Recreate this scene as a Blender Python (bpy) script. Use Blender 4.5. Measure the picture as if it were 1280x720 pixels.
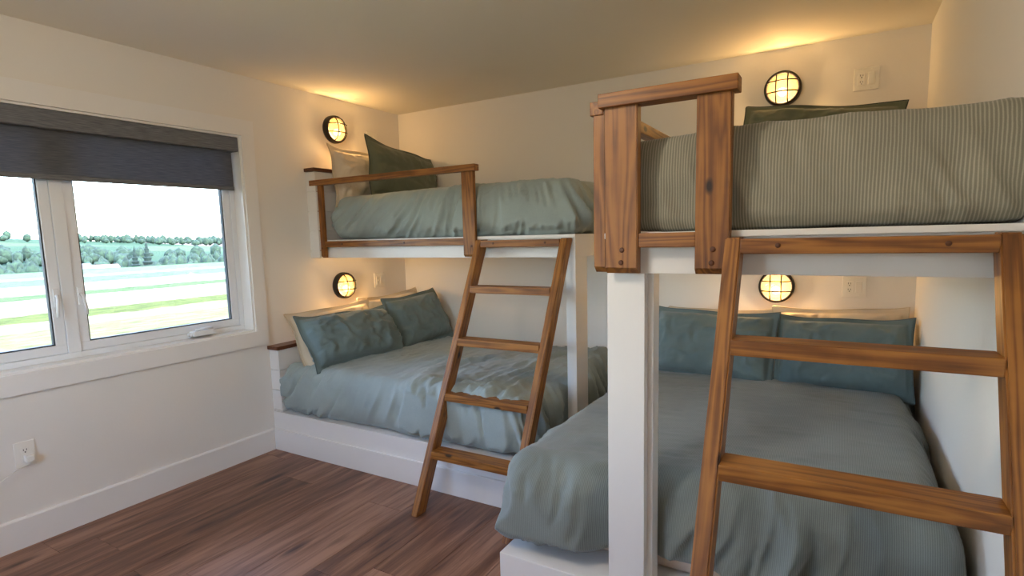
import bpy, bmesh, math, random
import numpy as np
from mathutils import Vector, Matrix

for o in list(bpy.data.objects): bpy.data.objects.remove(o)
scn = bpy.context.scene
COL = scn.collection

# ------------------------------------------------------------------ camera
F_PX, YAW, PITCH, ROLL = 697.12, 30.4223, 6.8436, 1.44
CAM = Vector((3.272, -3.7403, 1.4027))
cd = bpy.data.cameras.new('camera')
cd.sensor_fit = 'HORIZONTAL'; cd.sensor_width = 36.0
cd.lens = F_PX / 1280 * 36.0
cd.shift_y = 18.0 / 1280
cd.clip_start = 0.02; cd.clip_end = 3000
cam = bpy.data.objects.new('camera', cd); COL.objects.link(cam)
def cam_matrix():
    y, p, r = math.radians(YAW), math.radians(PITCH), math.radians(ROLL)
    f = Vector((-math.sin(y)*math.cos(p), math.cos(y)*math.cos(p), -math.sin(p)))
    rt = Vector((math.cos(y), math.sin(y), 0)); up = rt.cross(f)
    rt2 = math.cos(r)*rt - math.sin(r)*up; up2 = math.sin(r)*rt + math.cos(r)*up
    M = Matrix((( rt2.x, up2.x, -f.x, CAM.x), (rt2.y, up2.y, -f.y, CAM.y), (rt2.z, up2.z, -f.z, CAM.z), (0, 0, 0, 1)))
    return M
cam.matrix_world = cam_matrix()
scn.camera = cam

# ------------------------------------------------------------------ light of the place
scn.view_settings.view_transform = 'Standard'
scn.view_settings.look = 'None'
scn.view_settings.gamma = 1.0
scn.view_settings.use_curve_mapping = False
scn.view_settings.exposure = 0.30
world = bpy.data.worlds.new('sky'); scn.world = world
world.use_nodes = True
wn = world.node_tree.nodes; wl = world.node_tree.links
wn.clear()
wout = wn.new('ShaderNodeOutputWorld'); wbg = wn.new('ShaderNodeBackground')
sky = wn.new('ShaderNodeTexSky'); sky.sky_type = 'NISHITA'; sky.sun_disc = False
sky.sun_elevation = math.radians(48); sky.sun_rotation = math.radians(90)
sky.dust_density = 1.2; sky.air_density = 1.0
wl.new(sky.outputs[0], wbg.inputs[0]); wbg.inputs[1].default_value = 2.35
wl.new(wbg.outputs[0], wout.inputs[0])

sd = bpy.data.lights.new('sun', 'SUN'); sd.energy = 2.0; sd.angle = math.radians(1.0); sd.color = (1, .96, .88)
sun = bpy.data.objects.new('sun', sd); COL.objects.link(sun)
sun.rotation_euler = Vector((-0.72, -0.12, -0.85)).to_track_quat('-Z', 'Y').to_euler()

LAMP_W = 17.0            # each caged wall lamp
CEIL_W = 26.0           # ceiling lamp of the room, behind the camera's view

# ------------------------------------------------------------------ helpers
def srgb(r, g, b):
    def c(v):
        v /= 255.0
        return v/12.92 if v <= .04045 else ((v+.055)/1.055)**2.4
    return (c(r), c(g), c(b), 1.0)

def new_mat(name):
    m = bpy.data.materials.new(name); m.use_nodes = True
    nt = m.node_tree; nt.nodes.clear()
    out = nt.nodes.new('ShaderNodeOutputMaterial'); bs = nt.nodes.new('ShaderNodeBsdfPrincipled')
    nt.links.new(bs.outputs[0], out.inputs[0])
    return m, nt, bs, out

def N(nt, typ, **kw):
    n = nt.nodes.new(typ)
    for k, v in kw.items():
        if k in n.inputs: n.inputs[k].default_value = v
        else: setattr(n, k, v)
    return n

def bump(nt, bs, height_socket, strength, distance):
    b = N(nt, 'ShaderNodeBump'); b.inputs['Strength'].default_value = strength; b.inputs['Distance'].default_value = distance
    nt.links.new(height_socket, b.inputs['Height']); nt.links.new(b.outputs[0], bs.inputs['Normal'])
    return b

def mat_paint(name, col, rough=.6, bstr=.12, scale=160):
    m, nt, bs, _ = new_mat(name)
    bs.inputs['Base Color'].default_value = col; bs.inputs['Roughness'].default_value = rough
    tc = N(nt, 'ShaderNodeTexCoord'); n = N(nt, 'ShaderNodeTexNoise', Scale=scale, Detail=3.0)
    nt.links.new(tc.outputs['Object'], n.inputs['Vector'])
    if bstr: bump(nt, bs, n.outputs[0], bstr, .002)
    return m

def mat_plain(name, col, rough=.5, metal=0.0):
    m, nt, bs, _ = new_mat(name)
    bs.inputs['Base Color'].default_value = col; bs.inputs['Roughness'].default_value = rough; bs.inputs['Metallic'].default_value = metal
    tc = N(nt, 'ShaderNodeTexCoord'); n = N(nt, 'ShaderNodeTexNoise', Scale=60.0)
    nt.links.new(tc.outputs['Object'], n.inputs['Vector'])
    mr = N(nt, 'ShaderNodeMapRange'); mr.inputs[3].default_value = rough*.9; mr.inputs[4].default_value = min(1, rough*1.1)
    nt.links.new(n.outputs[0], mr.inputs[0]); nt.links.new(mr.outputs[0], bs.inputs['Roughness'])
    return m

def mat_wood(name, dark, mid, light, rough=.45, ring=1.0, gs=(26, 26, 1.6)):
    """grain runs along the object's local Z"""
    m, nt, bs, _ = new_mat(name)
    L = nt.links.new
    tc = N(nt, 'ShaderNodeTexCoord'); oi = N(nt, 'ShaderNodeObjectInfo')
    sc = N(nt, 'ShaderNodeVectorMath', operation='SCALE'); sc.inputs[0].default_value = (7.3, 3.1, 11.7)
    L(oi.outputs['Random'], sc.inputs['Scale'])
    ad = N(nt, 'ShaderNodeVectorMath', operation='ADD'); L(tc.outputs['Object'], ad.inputs[0]); L(sc.outputs[0], ad.inputs[1])
    mp = N(nt, 'ShaderNodeMapping'); mp.inputs['Scale'].default_value = gs; L(ad.outputs[0], mp.inputs[0])
    warp = N(nt, 'ShaderNodeTexNoise', Scale=.55, Detail=2.0); L(mp.outputs[0], warp.inputs['Vector'])
    # cathedral grain: contour lines of a stretched noise
    mul = N(nt, 'ShaderNodeMath', operation='MULTIPLY'); mul.inputs[1].default_value = 9.0*ring; L(warp.outputs[0], mul.inputs[0])
    fr = N(nt, 'ShaderNodeMath', operation='PINGPONG'); fr.inputs[1].default_value = .5; L(mul.outputs[0], fr.inputs[0])
    mp2 = N(nt, 'ShaderNodeMapping'); mp2.inputs['Scale'].default_value = (gs[0]*9, gs[1]*9, gs[2]*3); L(ad.outputs[0], mp2.inputs[0])
    fine = N(nt, 'ShaderNodeTexNoise', Scale=1.0, Detail=4.0, Roughness=.65); L(mp2.outputs[0], fine.inputs['Vector'])
    a = N(nt, 'ShaderNodeMath', operation='MULTIPLY_ADD'); a.inputs[1].default_value = .95; L(fr.outputs[0], a.inputs[0])
    f2 = N(nt, 'ShaderNodeMath', operation='MULTIPLY'); f2.inputs[1].default_value = .55; L(fine.outputs[0], f2.inputs[0]); L(f2.outputs[0], a.inputs[2])
    blot = N(nt, 'ShaderNodeTexNoise', Scale=9.0, Detail=3.0); L(ad.outputs[0], blot.inputs['Vector'])
    a2 = N(nt, 'ShaderNodeMath', operation='MULTIPLY_ADD'); a2.inputs[1].default_value = .6; L(blot.outputs[0], a2.inputs[0]); L(a.outputs[0], a2.inputs[2])
    cr = N(nt, 'ShaderNodeValToRGB'); e = cr.color_ramp.elements
    e[0].position = .28; e[0].color = dark; e[1].position = 1.08 if False else 1.0; e[1].color = light
    em = e.new(.62); em.color = mid
    L(a2.outputs[0], cr.inputs[0])
    # knots
    mp3 = N(nt, 'ShaderNodeMapping'); mp3.inputs['Scale'].default_value = (9, 9, 4.5); L(ad.outputs[0], mp3.inputs[0])
    vo = N(nt, 'ShaderNodeTexVoronoi', Scale=1.0); L(mp3.outputs[0], vo.inputs['Vector'])
    kr = N(nt, 'ShaderNodeMapRange'); kr.inputs[1].default_value = .06; kr.inputs[2].default_value = .13; L(vo.outputs['Distance'], kr.inputs[0])
    mx = N(nt, 'ShaderNodeMix', data_type='RGBA'); L(kr.outputs[0], mx.inputs[0])
    mx.inputs[6].default_value = tuple(c*.32 for c in dark[:3]) + (1,); L(cr.outputs[0], mx.inputs[7])
    L(mx.outputs[2], bs.inputs['Base Color'])
    bs.inputs['Roughness'].default_value = rough
    bump(nt, bs, a.outputs[0], .12, .001)
    return m

def mat_floor():
    m, nt, bs, _ = new_mat('floor_plank_wood'); L = nt.links.new
    tc = N(nt, 'ShaderNodeTexCoord'); oi = N(nt, 'ShaderNodeObjectInfo')
    sc = N(nt, 'ShaderNodeVectorMath', operation='SCALE'); sc.inputs[0].default_value = (13.3, 37.1, 5.7); L(oi.outputs['Random'], sc.inputs['Scale'])
    ad = N(nt, 'ShaderNodeVectorMath', operation='ADD'); L(tc.outputs['Object'], ad.inputs[0]); L(sc.outputs[0], ad.inputs[1])
    mp = N(nt, 'ShaderNodeMapping'); mp.inputs['Scale'].default_value = (20, 1.7, 1); L(ad.outputs[0], mp.inputs[0])
    n1 = N(nt, 'ShaderNodeTexNoise', Scale=1.0, Detail=3.0, Distortion=.6); L(mp.outputs[0], n1.inputs['Vector'])
    mp2 = N(nt, 'ShaderNodeMapping'); mp2.inputs['Scale'].default_value = (110, 4.5, 1); L(ad.outputs[0], mp2.inputs[0])
    n2 = N(nt, 'ShaderNodeTexNoise', Scale=1.0, Detail=4.0, Roughness=.7); L(mp2.outputs[0], n2.inputs['Vector'])
    a = N(nt, 'ShaderNodeMath', operation='MULTIPLY_ADD'); a.inputs[1].default_value = .45; L(n2.outputs[0], a.inputs[0])
    a1 = N(nt, 'ShaderNodeMath', operation='MULTIPLY'); a1.inputs[1].default_value = .8; L(n1.outputs[0], a1.inputs[0]); L(a1.outputs[0], a.inputs[2])
    rr = N(nt, 'ShaderNodeMath', operation='MULTIPLY_ADD'); rr.inputs[1].default_value = .22; L(oi.outputs['Random'], rr.inputs[0]); L(a.outputs[0], rr.inputs[2])
    cr = N(nt, 'ShaderNodeValToRGB'); e = cr.color_ramp.elements
    e[0].position = .44; e[0].color = srgb(62, 38, 28); e[1].position = .92; e[1].color = srgb(162, 121, 98)
    em = e.new(.66); em.color = srgb(116, 80, 62)
    L(rr.outputs[0], cr.inputs[0])
    # dark mineral streaks and knots
    mp3 = N(nt, 'ShaderNodeMapping'); mp3.inputs['Scale'].default_value = (9, 2.0, 1); L(ad.outputs[0], mp3.inputs[0])
    vo = N(nt, 'ShaderNodeTexVoronoi', Scale=1.0); L(mp3.outputs[0], vo.inputs['Vector'])
    kd = N(nt, 'ShaderNodeMath', operation='MULTIPLY_ADD'); kd.inputs[1].default_value = .22; L(n1.outputs[0], kd.inputs[0]); L(vo.outputs['Distance'], kd.inputs[2])
    kr = N(nt, 'ShaderNodeMapRange'); kr.inputs[1].default_value = .17; kr.inputs[2].default_value = .36; L(kd.outputs[0], kr.inputs[0])
    mx = N(nt, 'ShaderNodeMix', data_type='RGBA'); L(kr.outputs[0], mx.inputs[0]); mx.inputs[6].default_value = srgb(52, 29, 22); L(cr.outputs[0], mx.inputs[7])
    L(mx.outputs[2], bs.inputs['Base Color'])
    bs.inputs['Roughness'].default_value = .42
    bump(nt, bs, a.outputs[0], .15, .001)
    return m

def mat_fabric(name, col, stripe=None, period=.0095, var=.18, sheen=.25, crinkle=11.0, cr_amt=.30):
    m, nt, bs, _ = new_mat(name); L = nt.links.new
    tc = N(nt, 'ShaderNodeTexCoord')
    n1 = N(nt, 'ShaderNodeTexNoise', Scale=5.0, Detail=4.0); L(tc.outputs['Object'], n1.inputs['Vector'])
    n2 = N(nt, 'ShaderNodeTexNoise', Scale=420.0, Detail=2.0); L(tc.outputs['Object'], n2.inputs['Vector'])
    s = N(nt, 'ShaderNodeMath', operation='MULTIPLY_ADD'); s.inputs[1].default_value = .55; L(n2.outputs[0], s.inputs[0]); L(n1.outputs[0], s.inputs[2])
    mr = N(nt, 'ShaderNodeMapRange'); mr.inputs[1].default_value = .45; mr.inputs[2].default_value = 1.15
    mr.inputs[3].default_value = 1-var; mr.inputs[4].default_value = 1+var; L(s.outputs[0], mr.inputs[0])
    if stripe:
        sx = N(nt, 'ShaderNodeSeparateXYZ'); L(tc.outputs['Object'], sx.inputs[0])
        wob = N(nt, 'ShaderNodeMath', operation='MULTIPLY_ADD'); wob.inputs[1].default_value = .010; L(n1.outputs[0], wob.inputs[0]); L(sx.outputs[0], wob.inputs[2])
        fr = N(nt, 'ShaderNodeMath', operation='MULTIPLY'); fr.inputs[1].default_value = 2*math.pi/period; L(wob.outputs[0], fr.inputs[0])
        sn = N(nt, 'ShaderNodeMath', operation='SINE'); L(fr.outputs[0], sn.inputs[0])
        m2 = N(nt, 'ShaderNodeMapRange'); m2.inputs[1].default_value = -.2; m2.inputs[2].default_value = .9; L(sn.outputs[0], m2.inputs[0])
        mx = N(nt, 'ShaderNodeMix', data_type='RGBA'); L(m2.outputs[0], mx.inputs[0]); mx.inputs[6].default_value = col; mx.inputs[7].default_value = stripe
        base = mx.outputs[2]
    else:
        rgb = N(nt, 'ShaderNodeRGB'); rgb.outputs[0].default_value = col; base = rgb.outputs[0]
    hs = N(nt, 'ShaderNodeHueSaturation'); L(base, hs.inputs['Color']); L(mr.outputs[0], hs.inputs['Value'])
    L(hs.outputs[0], bs.inputs['Base Color'])
    bs.inputs['Roughness'].default_value = .92; bs.inputs['Sheen Weight'].default_value = sheen; bs.inputs['Sheen Roughness'].default_value = .5
    bs.inputs['Specular IOR Level'].default_value = .2
    b1 = bump(nt, bs, n2.outputs[0], .25, .0012)
    cr_ = N(nt, 'ShaderNodeTexNoise', noise_type='RIDGED_MULTIFRACTAL', Scale=crinkle, Detail=3.0, Distortion=.8)
    L(tc.outputs['Object'], cr_.inputs['Vector'])
    b2 = N(nt, 'ShaderNodeBump'); b2.inputs['Strength'].default_value = cr_amt; b2.inputs['Distance'].default_value = .006
    L(cr_.outputs[0], b2.inputs['Height']); L(b2.outputs[0], b1.inputs['Normal'])
    return m

WHITE_WALL = mat_paint('wall_paint', srgb(233, 228, 221), .75, .22, 110)
CEIL_PAINT = mat_paint('ceiling_paint', srgb(240, 234, 222), .85, .3, 90)
TRIM = mat_paint('trim_paint', srgb(236, 233, 230), .4, .04, 60)
BUNK = mat_paint('bunk_paint', srgb(232, 229, 226), .45, .05, 70)
WOOD = mat_wood('stained_pine', srgb(70, 36, 9), srgb(116, 68, 22), srgb(156, 101, 41))
CAPWOOD = mat_wood('dark_cap_wood', srgb(48, 24, 14), srgb(78, 42, 26), srgb(104, 62, 40), .35)
FLOORW = mat_floor()
SUBFLOOR = mat_plain('subfloor_dark', srgb(40, 26, 20), .8)
SAGE = mat_fabric('sage_linen', srgb(154, 166, 164))
SAGE_ST = mat_fabric('sage_corduroy', srgb(132, 128, 113), srgb(168, 163, 147), .008, cr_amt=.18)
SAGE_ST2 = mat_fabric('sage_fine_stripe', srgb(116, 123, 120), srgb(137, 143, 138), .0055, cr_amt=.16)
TEAL = mat_fabric('teal_linen', srgb(110, 127, 129))
OLIVE = mat_fabric('olive_linen', srgb(104, 110, 92))
CREAM = mat_fabric('cream_linen', srgb(214, 198, 174), var=.1)
PIPING_T = mat_fabric('teal_piping', srgb(92, 106, 108), var=.05)
PIPING = mat_fabric('dark_piping', srgb(58, 64, 58), var=.05)
PIPING_C = mat_fabric('cream_piping', srgb(198, 180, 152), var=.05)
MATTRESS = mat_fabric('mattress_ticking', srgb(206, 186, 170), var=.06)
BLACK = mat_plain('black_metal', srgb(26, 20, 18), .45, .2)
PLASTIC = mat_plain('white_plastic', srgb(236, 232, 224), .35)
SLOT = mat_plain('dark_slot', srgb(30, 28, 26), .6)
VINYL = mat_plain('white_vinyl', srgb(232, 234, 238), .35)
GASKET = mat_plain('dark_gasket', srgb(45, 48, 55), .6)
SCREW = mat_plain('dowel_wood', srgb(84, 44, 16), .5)
REFLECT = mat_plain('lamp_reflector', srgb(120, 90, 46), .6)

def mat_shade(trans):
    m, nt, bs, out = new_mat('grey_roller_fabric'); L = nt.links.new
    tc = N(nt, 'ShaderNodeTexCoord'); mp = N(nt, 'ShaderNodeMapping'); mp.inputs['Scale'].default_value = (1, 14, 320); L(tc.outputs['Object'], mp.inputs[0])
    n = N(nt, 'ShaderNodeTexNoise', Scale=1.0, Detail=3.0); L(mp.outputs[0], n.inputs['Vector'])
    cr = N(nt, 'ShaderNodeValToRGB'); e = cr.color_ramp.elements
    e[0].position = .35; e[0].color = srgb(92, 94, 99); e[1].position = .7; e[1].color = srgb(128, 128, 131)
    L(n.outputs[0], cr.inputs[0]); L(cr.outputs[0], bs.inputs['Base Color']); bs.inputs['Roughness'].default_value = .9
    bump(nt, bs, n.outputs[0], .15, .001)
    if trans:
        t = N(nt, 'ShaderNodeBsdfTranslucent'); t.inputs[0].default_value = (.16, .19, .24, 1)
        mx = N(nt, 'ShaderNodeMixShader'); mx.inputs[0].default_value = trans; L(bs.outputs[0], mx.inputs[1]); L(t.outputs[0], mx.inputs[2]); L(mx.outputs[0], out.inputs[0])
    return m
SHADE = mat_shade(0); SHADE_FABRIC = mat_shade(.35)

def mat_glass():
    m, nt, bs, out = new_mat('window_glass'); L = nt.links.new
    nt.nodes.remove(bs)
    t = N(nt, 'ShaderNodeBsdfTransparent'); g = N(nt, 'ShaderNodeBsdfGlossy'); g.inputs['Roughness'].default_value = .02
    t.inputs[0].default_value = (.97, .975, .985, 1)
    f = N(nt, 'ShaderNodeFresnel'); f.inputs['IOR'].default_value = 1.3
    mx = N(nt, 'ShaderNodeMixShader'); L(f.outputs[0], mx.inputs[0]); L(t.outputs[0], mx.inputs[1]); L(g.outputs[0], mx.inputs[2]); L(mx.outputs[0], out.inputs[0])
    return m
GLASS = mat_glass()

def mat_emit(name, col, strength):
    m, nt, bs, out = new_mat(name); nt.nodes.remove(bs)
    e = N(nt, 'ShaderNodeEmission'); e.inputs[0].default_value = col; e.inputs[1].default_value = strength
    nt.links.new(e.outputs[0], out.inputs[0]); return m
def mat_bulb():
    m, nt, bs, out = new_mat('lit_bulb'); nt.nodes.remove(bs); L = nt.links.new
    t = N(nt, 'ShaderNodeBsdfTransparent'); e = N(nt, 'ShaderNodeEmission'); e.inputs[0].default_value = (1, .80, .46, 1); e.inputs[1].default_value = 8.0
    mx = N(nt, 'ShaderNodeMixShader'); mx.inputs[0].default_value = .4; L(t.outputs[0], mx.inputs[1]); L(e.outputs[0], mx.inputs[2]); L(mx.outputs[0], out.inputs[0])
    return m
BULB = mat_bulb()
def mat_lampglass():
    m, nt, bs, out = new_mat('lit_lamp_glass'); nt.nodes.remove(bs); L = nt.links.new
    t = N(nt, 'ShaderNodeBsdfTransparent'); t.inputs[0].default_value = (1, .90, .66, 1)
    e = N(nt, 'ShaderNodeEmission'); e.inputs[0].default_value = (1, .60, .15, 1); e.inputs[1].default_value = .40
    g = N(nt, 'ShaderNodeBsdfGlossy'); g.inputs['Roughness'].default_value = .15
    mx = N(nt, 'ShaderNodeMixShader'); mx.inputs[0].default_value = .45; L(t.outputs[0], mx.inputs[1]); L(e.outputs[0], mx.inputs[2])
    m2 = N(nt, 'ShaderNodeMixShader'); m2.inputs[0].default_value = .05; L(mx.outputs[0], m2.inputs[1]); L(g.outputs[0], m2.inputs[2])
    L(m2.outputs[0], out.inputs[0]); return m
LAMPGLASS = mat_lampglass()

# ---- object helpers
def link(o, parent=None, M=None):
    COL.objects.link(o)
    if M is not None: o.matrix_world = M
    if parent is not None:
        o.parent = parent
        o.matrix_parent_inverse = Matrix.Identity(4)
        base = WORLD[parent.name]
        o.matrix_basis = base.inverted() @ (M if M is not None else Matrix.Identity(4))
    WORLD[o.name] = M.copy() if M is not None else Matrix.Identity(4)
    return o
WORLD = {}

def tag(o, label, cat, group=None, kind=None):
    o['label'] = label; o['category'] = cat
    if group: o['group'] = group
    if kind: o['kind'] = kind
    return o

def struct(o): o['kind'] = 'structure'; return o

def thing(name, label, cat, loc, group=None):
    o = bpy.data.objects.new(name, None); o.empty_display_size = .05
    link(o, None, Matrix.Translation(Vector(loc)))
    return tag(o, label, cat, group)

def mesh_obj(name, verts, faces, mat, parent=None, M=None, smooth=False):
    me = bpy.data.meshes.new(name); me.from_pydata([tuple(v) for v in verts], [], faces); me.update()
    me.materials.append(mat)
    if smooth: me.polygons.foreach_set('use_smooth', [True]*len(me.polygons))
    o = bpy.data.objects.new(name, me)
    return link(o, parent, M)

def bm_obj(name, bm, mat, parent=None, M=None, smooth=False):
    me = bpy.data.meshes.new(name); bm.normal_update(); bm.to_mesh(me); bm.free()
    me.materials.append(mat)
    if smooth: me.polygons.foreach_set('use_smooth', [True]*len(me.polygons))
    o = bpy.data.objects.new(name, me)
    return link(o, parent, M)

def bm_box(bm, lo, hi, bev=0.0):
    x0, y0, z0 = lo; x1, y1, z1 = hi
    vs = [bm.verts.new(p) for p in ((x0,y0,z0),(x1,y0,z0),(x1,y1,z0),(x0,y1,z0),(x0,y0,z1),(x1,y0,z1),(x1,y1,z1),(x0,y1,z1))]
    fs = [bm.faces.new([vs[i] for i in f]) for f in ((3,2,1,0),(4,5,6,7),(0,1,5,4),(1,2,6,5),(2,3,7,6),(3,0,4,7))]
    if bev > 0:
        es = list({e for f in fs for e in f.edges})
        bmesh.ops.bevel(bm, geom=es, offset=bev, segments=2, profile=.6, affect='EDGES')
    return vs

def box(name, lo, hi, mat, parent=None, bev=.002):
    """axis-aligned box, origin at its centre"""
    c = [(a+b)/2 for a, b in zip(lo, hi)]
    bm = bmesh.new(); bm_box(bm, [a-k for a, k in zip(lo, c)], [b-k for b, k in zip(hi, c)], bev)
    return bm_obj(name, bm, mat, parent, Matrix.Translation(Vector(c)))

def lumber(name, lo, hi, mat=None, parent=None, bev=.003):
    """box whose grain (local Z) runs along its longest side"""
    d = [b-a for a, b in zip(lo, hi)]; c = Vector([(a+b)/2 for a, b in zip(lo, hi)])
    ax = d.index(max(d))
    if ax == 0: R = Matrix(((0,0,1),(1,0,0),(0,1,0))); e = (d[1], d[2], d[0])
    elif ax == 1: R = Matrix(((0,1,0),(0,0,1),(1,0,0))); e = (d[2], d[0], d[1])
    else: R = Matrix.Identity(3); e = (d[0], d[1], d[2])
    bm = bmesh.new(); bm_box(bm, [-v/2 for v in e], [v/2 for v in e], bev)
    return bm_obj(name, bm, mat or WOOD, parent, Matrix.Translation(c) @ R.to_4x4())

def lathe(name, prof, mat, parent, M, seg=40, smooth=True):
    bm = bmesh.new(); rings = []
    for r, z in prof:
        if r < 1e-6: rings.append([bm.verts.new((0, 0, z))])
        else: rings.append([bm.verts.new((r*math.cos(2*math.pi*k/seg), r*math.sin(2*math.pi*k/seg), z)) for k in range(seg)])
    for a, b in zip(rings, rings[1:]):
        for k in range(seg):
            k2 = (k+1) % seg
            if len(a) == 1: bm.faces.new((a[0], b[k], b[k2]))
            elif len(b) == 1: bm.faces.new((a[k], a[k2], b[0]))
            else: bm.faces.new((a[k], a[k2], b[k2], b[k]))
    bmesh.ops.recalc_face_normals(bm, faces=bm.faces)
    return bm_obj(name, bm, mat, parent, M, smooth)

def tube_geo(bm, pts, r, seg=8, closed=False):
    pts = [Vector(p) for p in pts]; n = len(pts); rings = []
    nrm = None
    for i, p in enumerate(pts):
        if closed: t = (pts[(i+1) % n] - pts[i-1]).normalized()
        else: t = (pts[min(i+1, n-1)] - pts[max(i-1, 0)]).normalized()
        if nrm is None: nrm = t.orthogonal().normalized()
        nrm = (nrm - nrm.dot(t)*t).normalized(); b = t.cross(nrm)
        rings.append([bm.verts.new(p + r*(math.cos(2*math.pi*k/seg)*nrm + math.sin(2*math.pi*k/seg)*b)) for k in range(seg)])
    m = n if closed else n-1
    for i in range(m):
        a, c = rings[i], rings[(i+1) % n]
        if closed and i == n-1:
            best = min(range(seg), key=lambda s: (a[0].co-c[s].co).length); c = c[best:]+c[:best]
        for k in range(seg): bm.faces.new((a[k], a[(k+1) % seg], c[(k+1) % seg], c[k]))
    if not closed:
        bm.faces.new(rings[0][::-1]); bm.faces.new(rings[-1])

def tube(name, pts, r, mat, parent=None, M=None, seg=8, closed=False):
    bm = bmesh.new(); tube_geo(bm, pts, r, seg, closed)
    return bm_obj(name, bm, mat, parent, M, True)

# ---- numpy noise
def _hash(ix, iy, iz, seed):
    h = (ix*374761393 + iy*668265263 + iz*2147483647 + seed*1274126177) & 0xffffffff
    h = ((h ^ (h >> 13)) * 1274126177) & 0xffffffff
    h = (h ^ (h >> 16)) & 0xffffffff
    return h / 4294967295.0
def vnoise(p, seed=0):
    p = np.asarray(p, float); i = np.floor(p).astype(np.int64); f = p - i; f = f*f*f*(f*(f*6-15)+10)
    r = 0
    for dx in (0, 1):
        for dy in (0, 1):
            for dz in (0, 1):
                w = (f[:,0] if dx else 1-f[:,0])*(f[:,1] if dy else 1-f[:,1])*(f[:,2] if dz else 1-f[:,2])
                r = r + w*_hash(i[:,0]+dx, i[:,1]+dy, i[:,2]+dz, seed)
    return r
def fbm(p, seed=0, o=3):
    a, s, t = 1.0, 0, 0
    for k in range(o): s = s + a*vnoise(p*(2**k), seed+k*17); t += a; a *= .5
    return s/t
def ridged(p, seed=0, sharp=2.0): return (1-np.abs(2*fbm(p, seed, 2)-1))**sharp

def grid_box(lo, hi, s):
    """quads over all six faces of a box, welded"""
    lo = np.array(lo, float); hi = np.array(hi, float); n = np.maximum(2, np.round((hi-lo)/s).astype(int))
    idx = {}; V = []; Fc = []
    def vid(i, j, k):
        key = (i, j, k)
        if key not in idx:
            idx[key] = len(V); V.append((lo[0]+(hi[0]-lo[0])*i/n[0], lo[1]+(hi[1]-lo[1])*j/n[1], lo[2]+(hi[2]-lo[2])*k/n[2]))
        return idx[key]
    for k, flip in ((0, True), (n[2], False)):
        for i in range(n[0]):
            for j in range(n[1]):
                q = [vid(i,j,k), vid(i+1,j,k), vid(i+1,j+1,k), vid(i,j+1,k)]; Fc.append(q[::-1] if flip else q)
    for j, flip in ((0, False), (n[1], True)):
        for i in range(n[0]):
            for k in range(n[2]):
                q = [vid(i,j,k), vid(i+1,j,k), vid(i+1,j,k+1), vid(i,j,k+1)]; Fc.append(q[::-1] if flip else q)
    for i, flip in ((0, True), (n[0], False)):
        for j in range(n[1]):
            for k in range(n[2]):
                q = [vid(i,j,k), vid(i,j+1,k), vid(i,j+1,k+1), vid(i,j,k+1)]; Fc.append(q[::-1] if flip else q)
    return np.array(V), Fc

def soft_box(lo, hi, rxy, rtop, rbot, s=.014):
    V, Fc = grid_box(lo, hi, s)
    lo = np.array(lo); hi = np.array(hi)
    rl = np.array([rxy, rxy, rbot]); rh = np.array([rxy, rxy, rtop])
    q = np.clip(V, lo+rl, hi-rh); d = V-q; r = np.where(d > 0, rh, rl)
    e = d/r; ln = np.linalg.norm(e, axis=1, keepdims=True); ln[ln < 1e-9] = 1
    e = e/ln
    P = q + r*e
    nrm = e/r; nl = np.linalg.norm(nrm, axis=1, keepdims=True); nl[nl < 1e-9] = 1
    return P, Fc, nrm/nl

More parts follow.
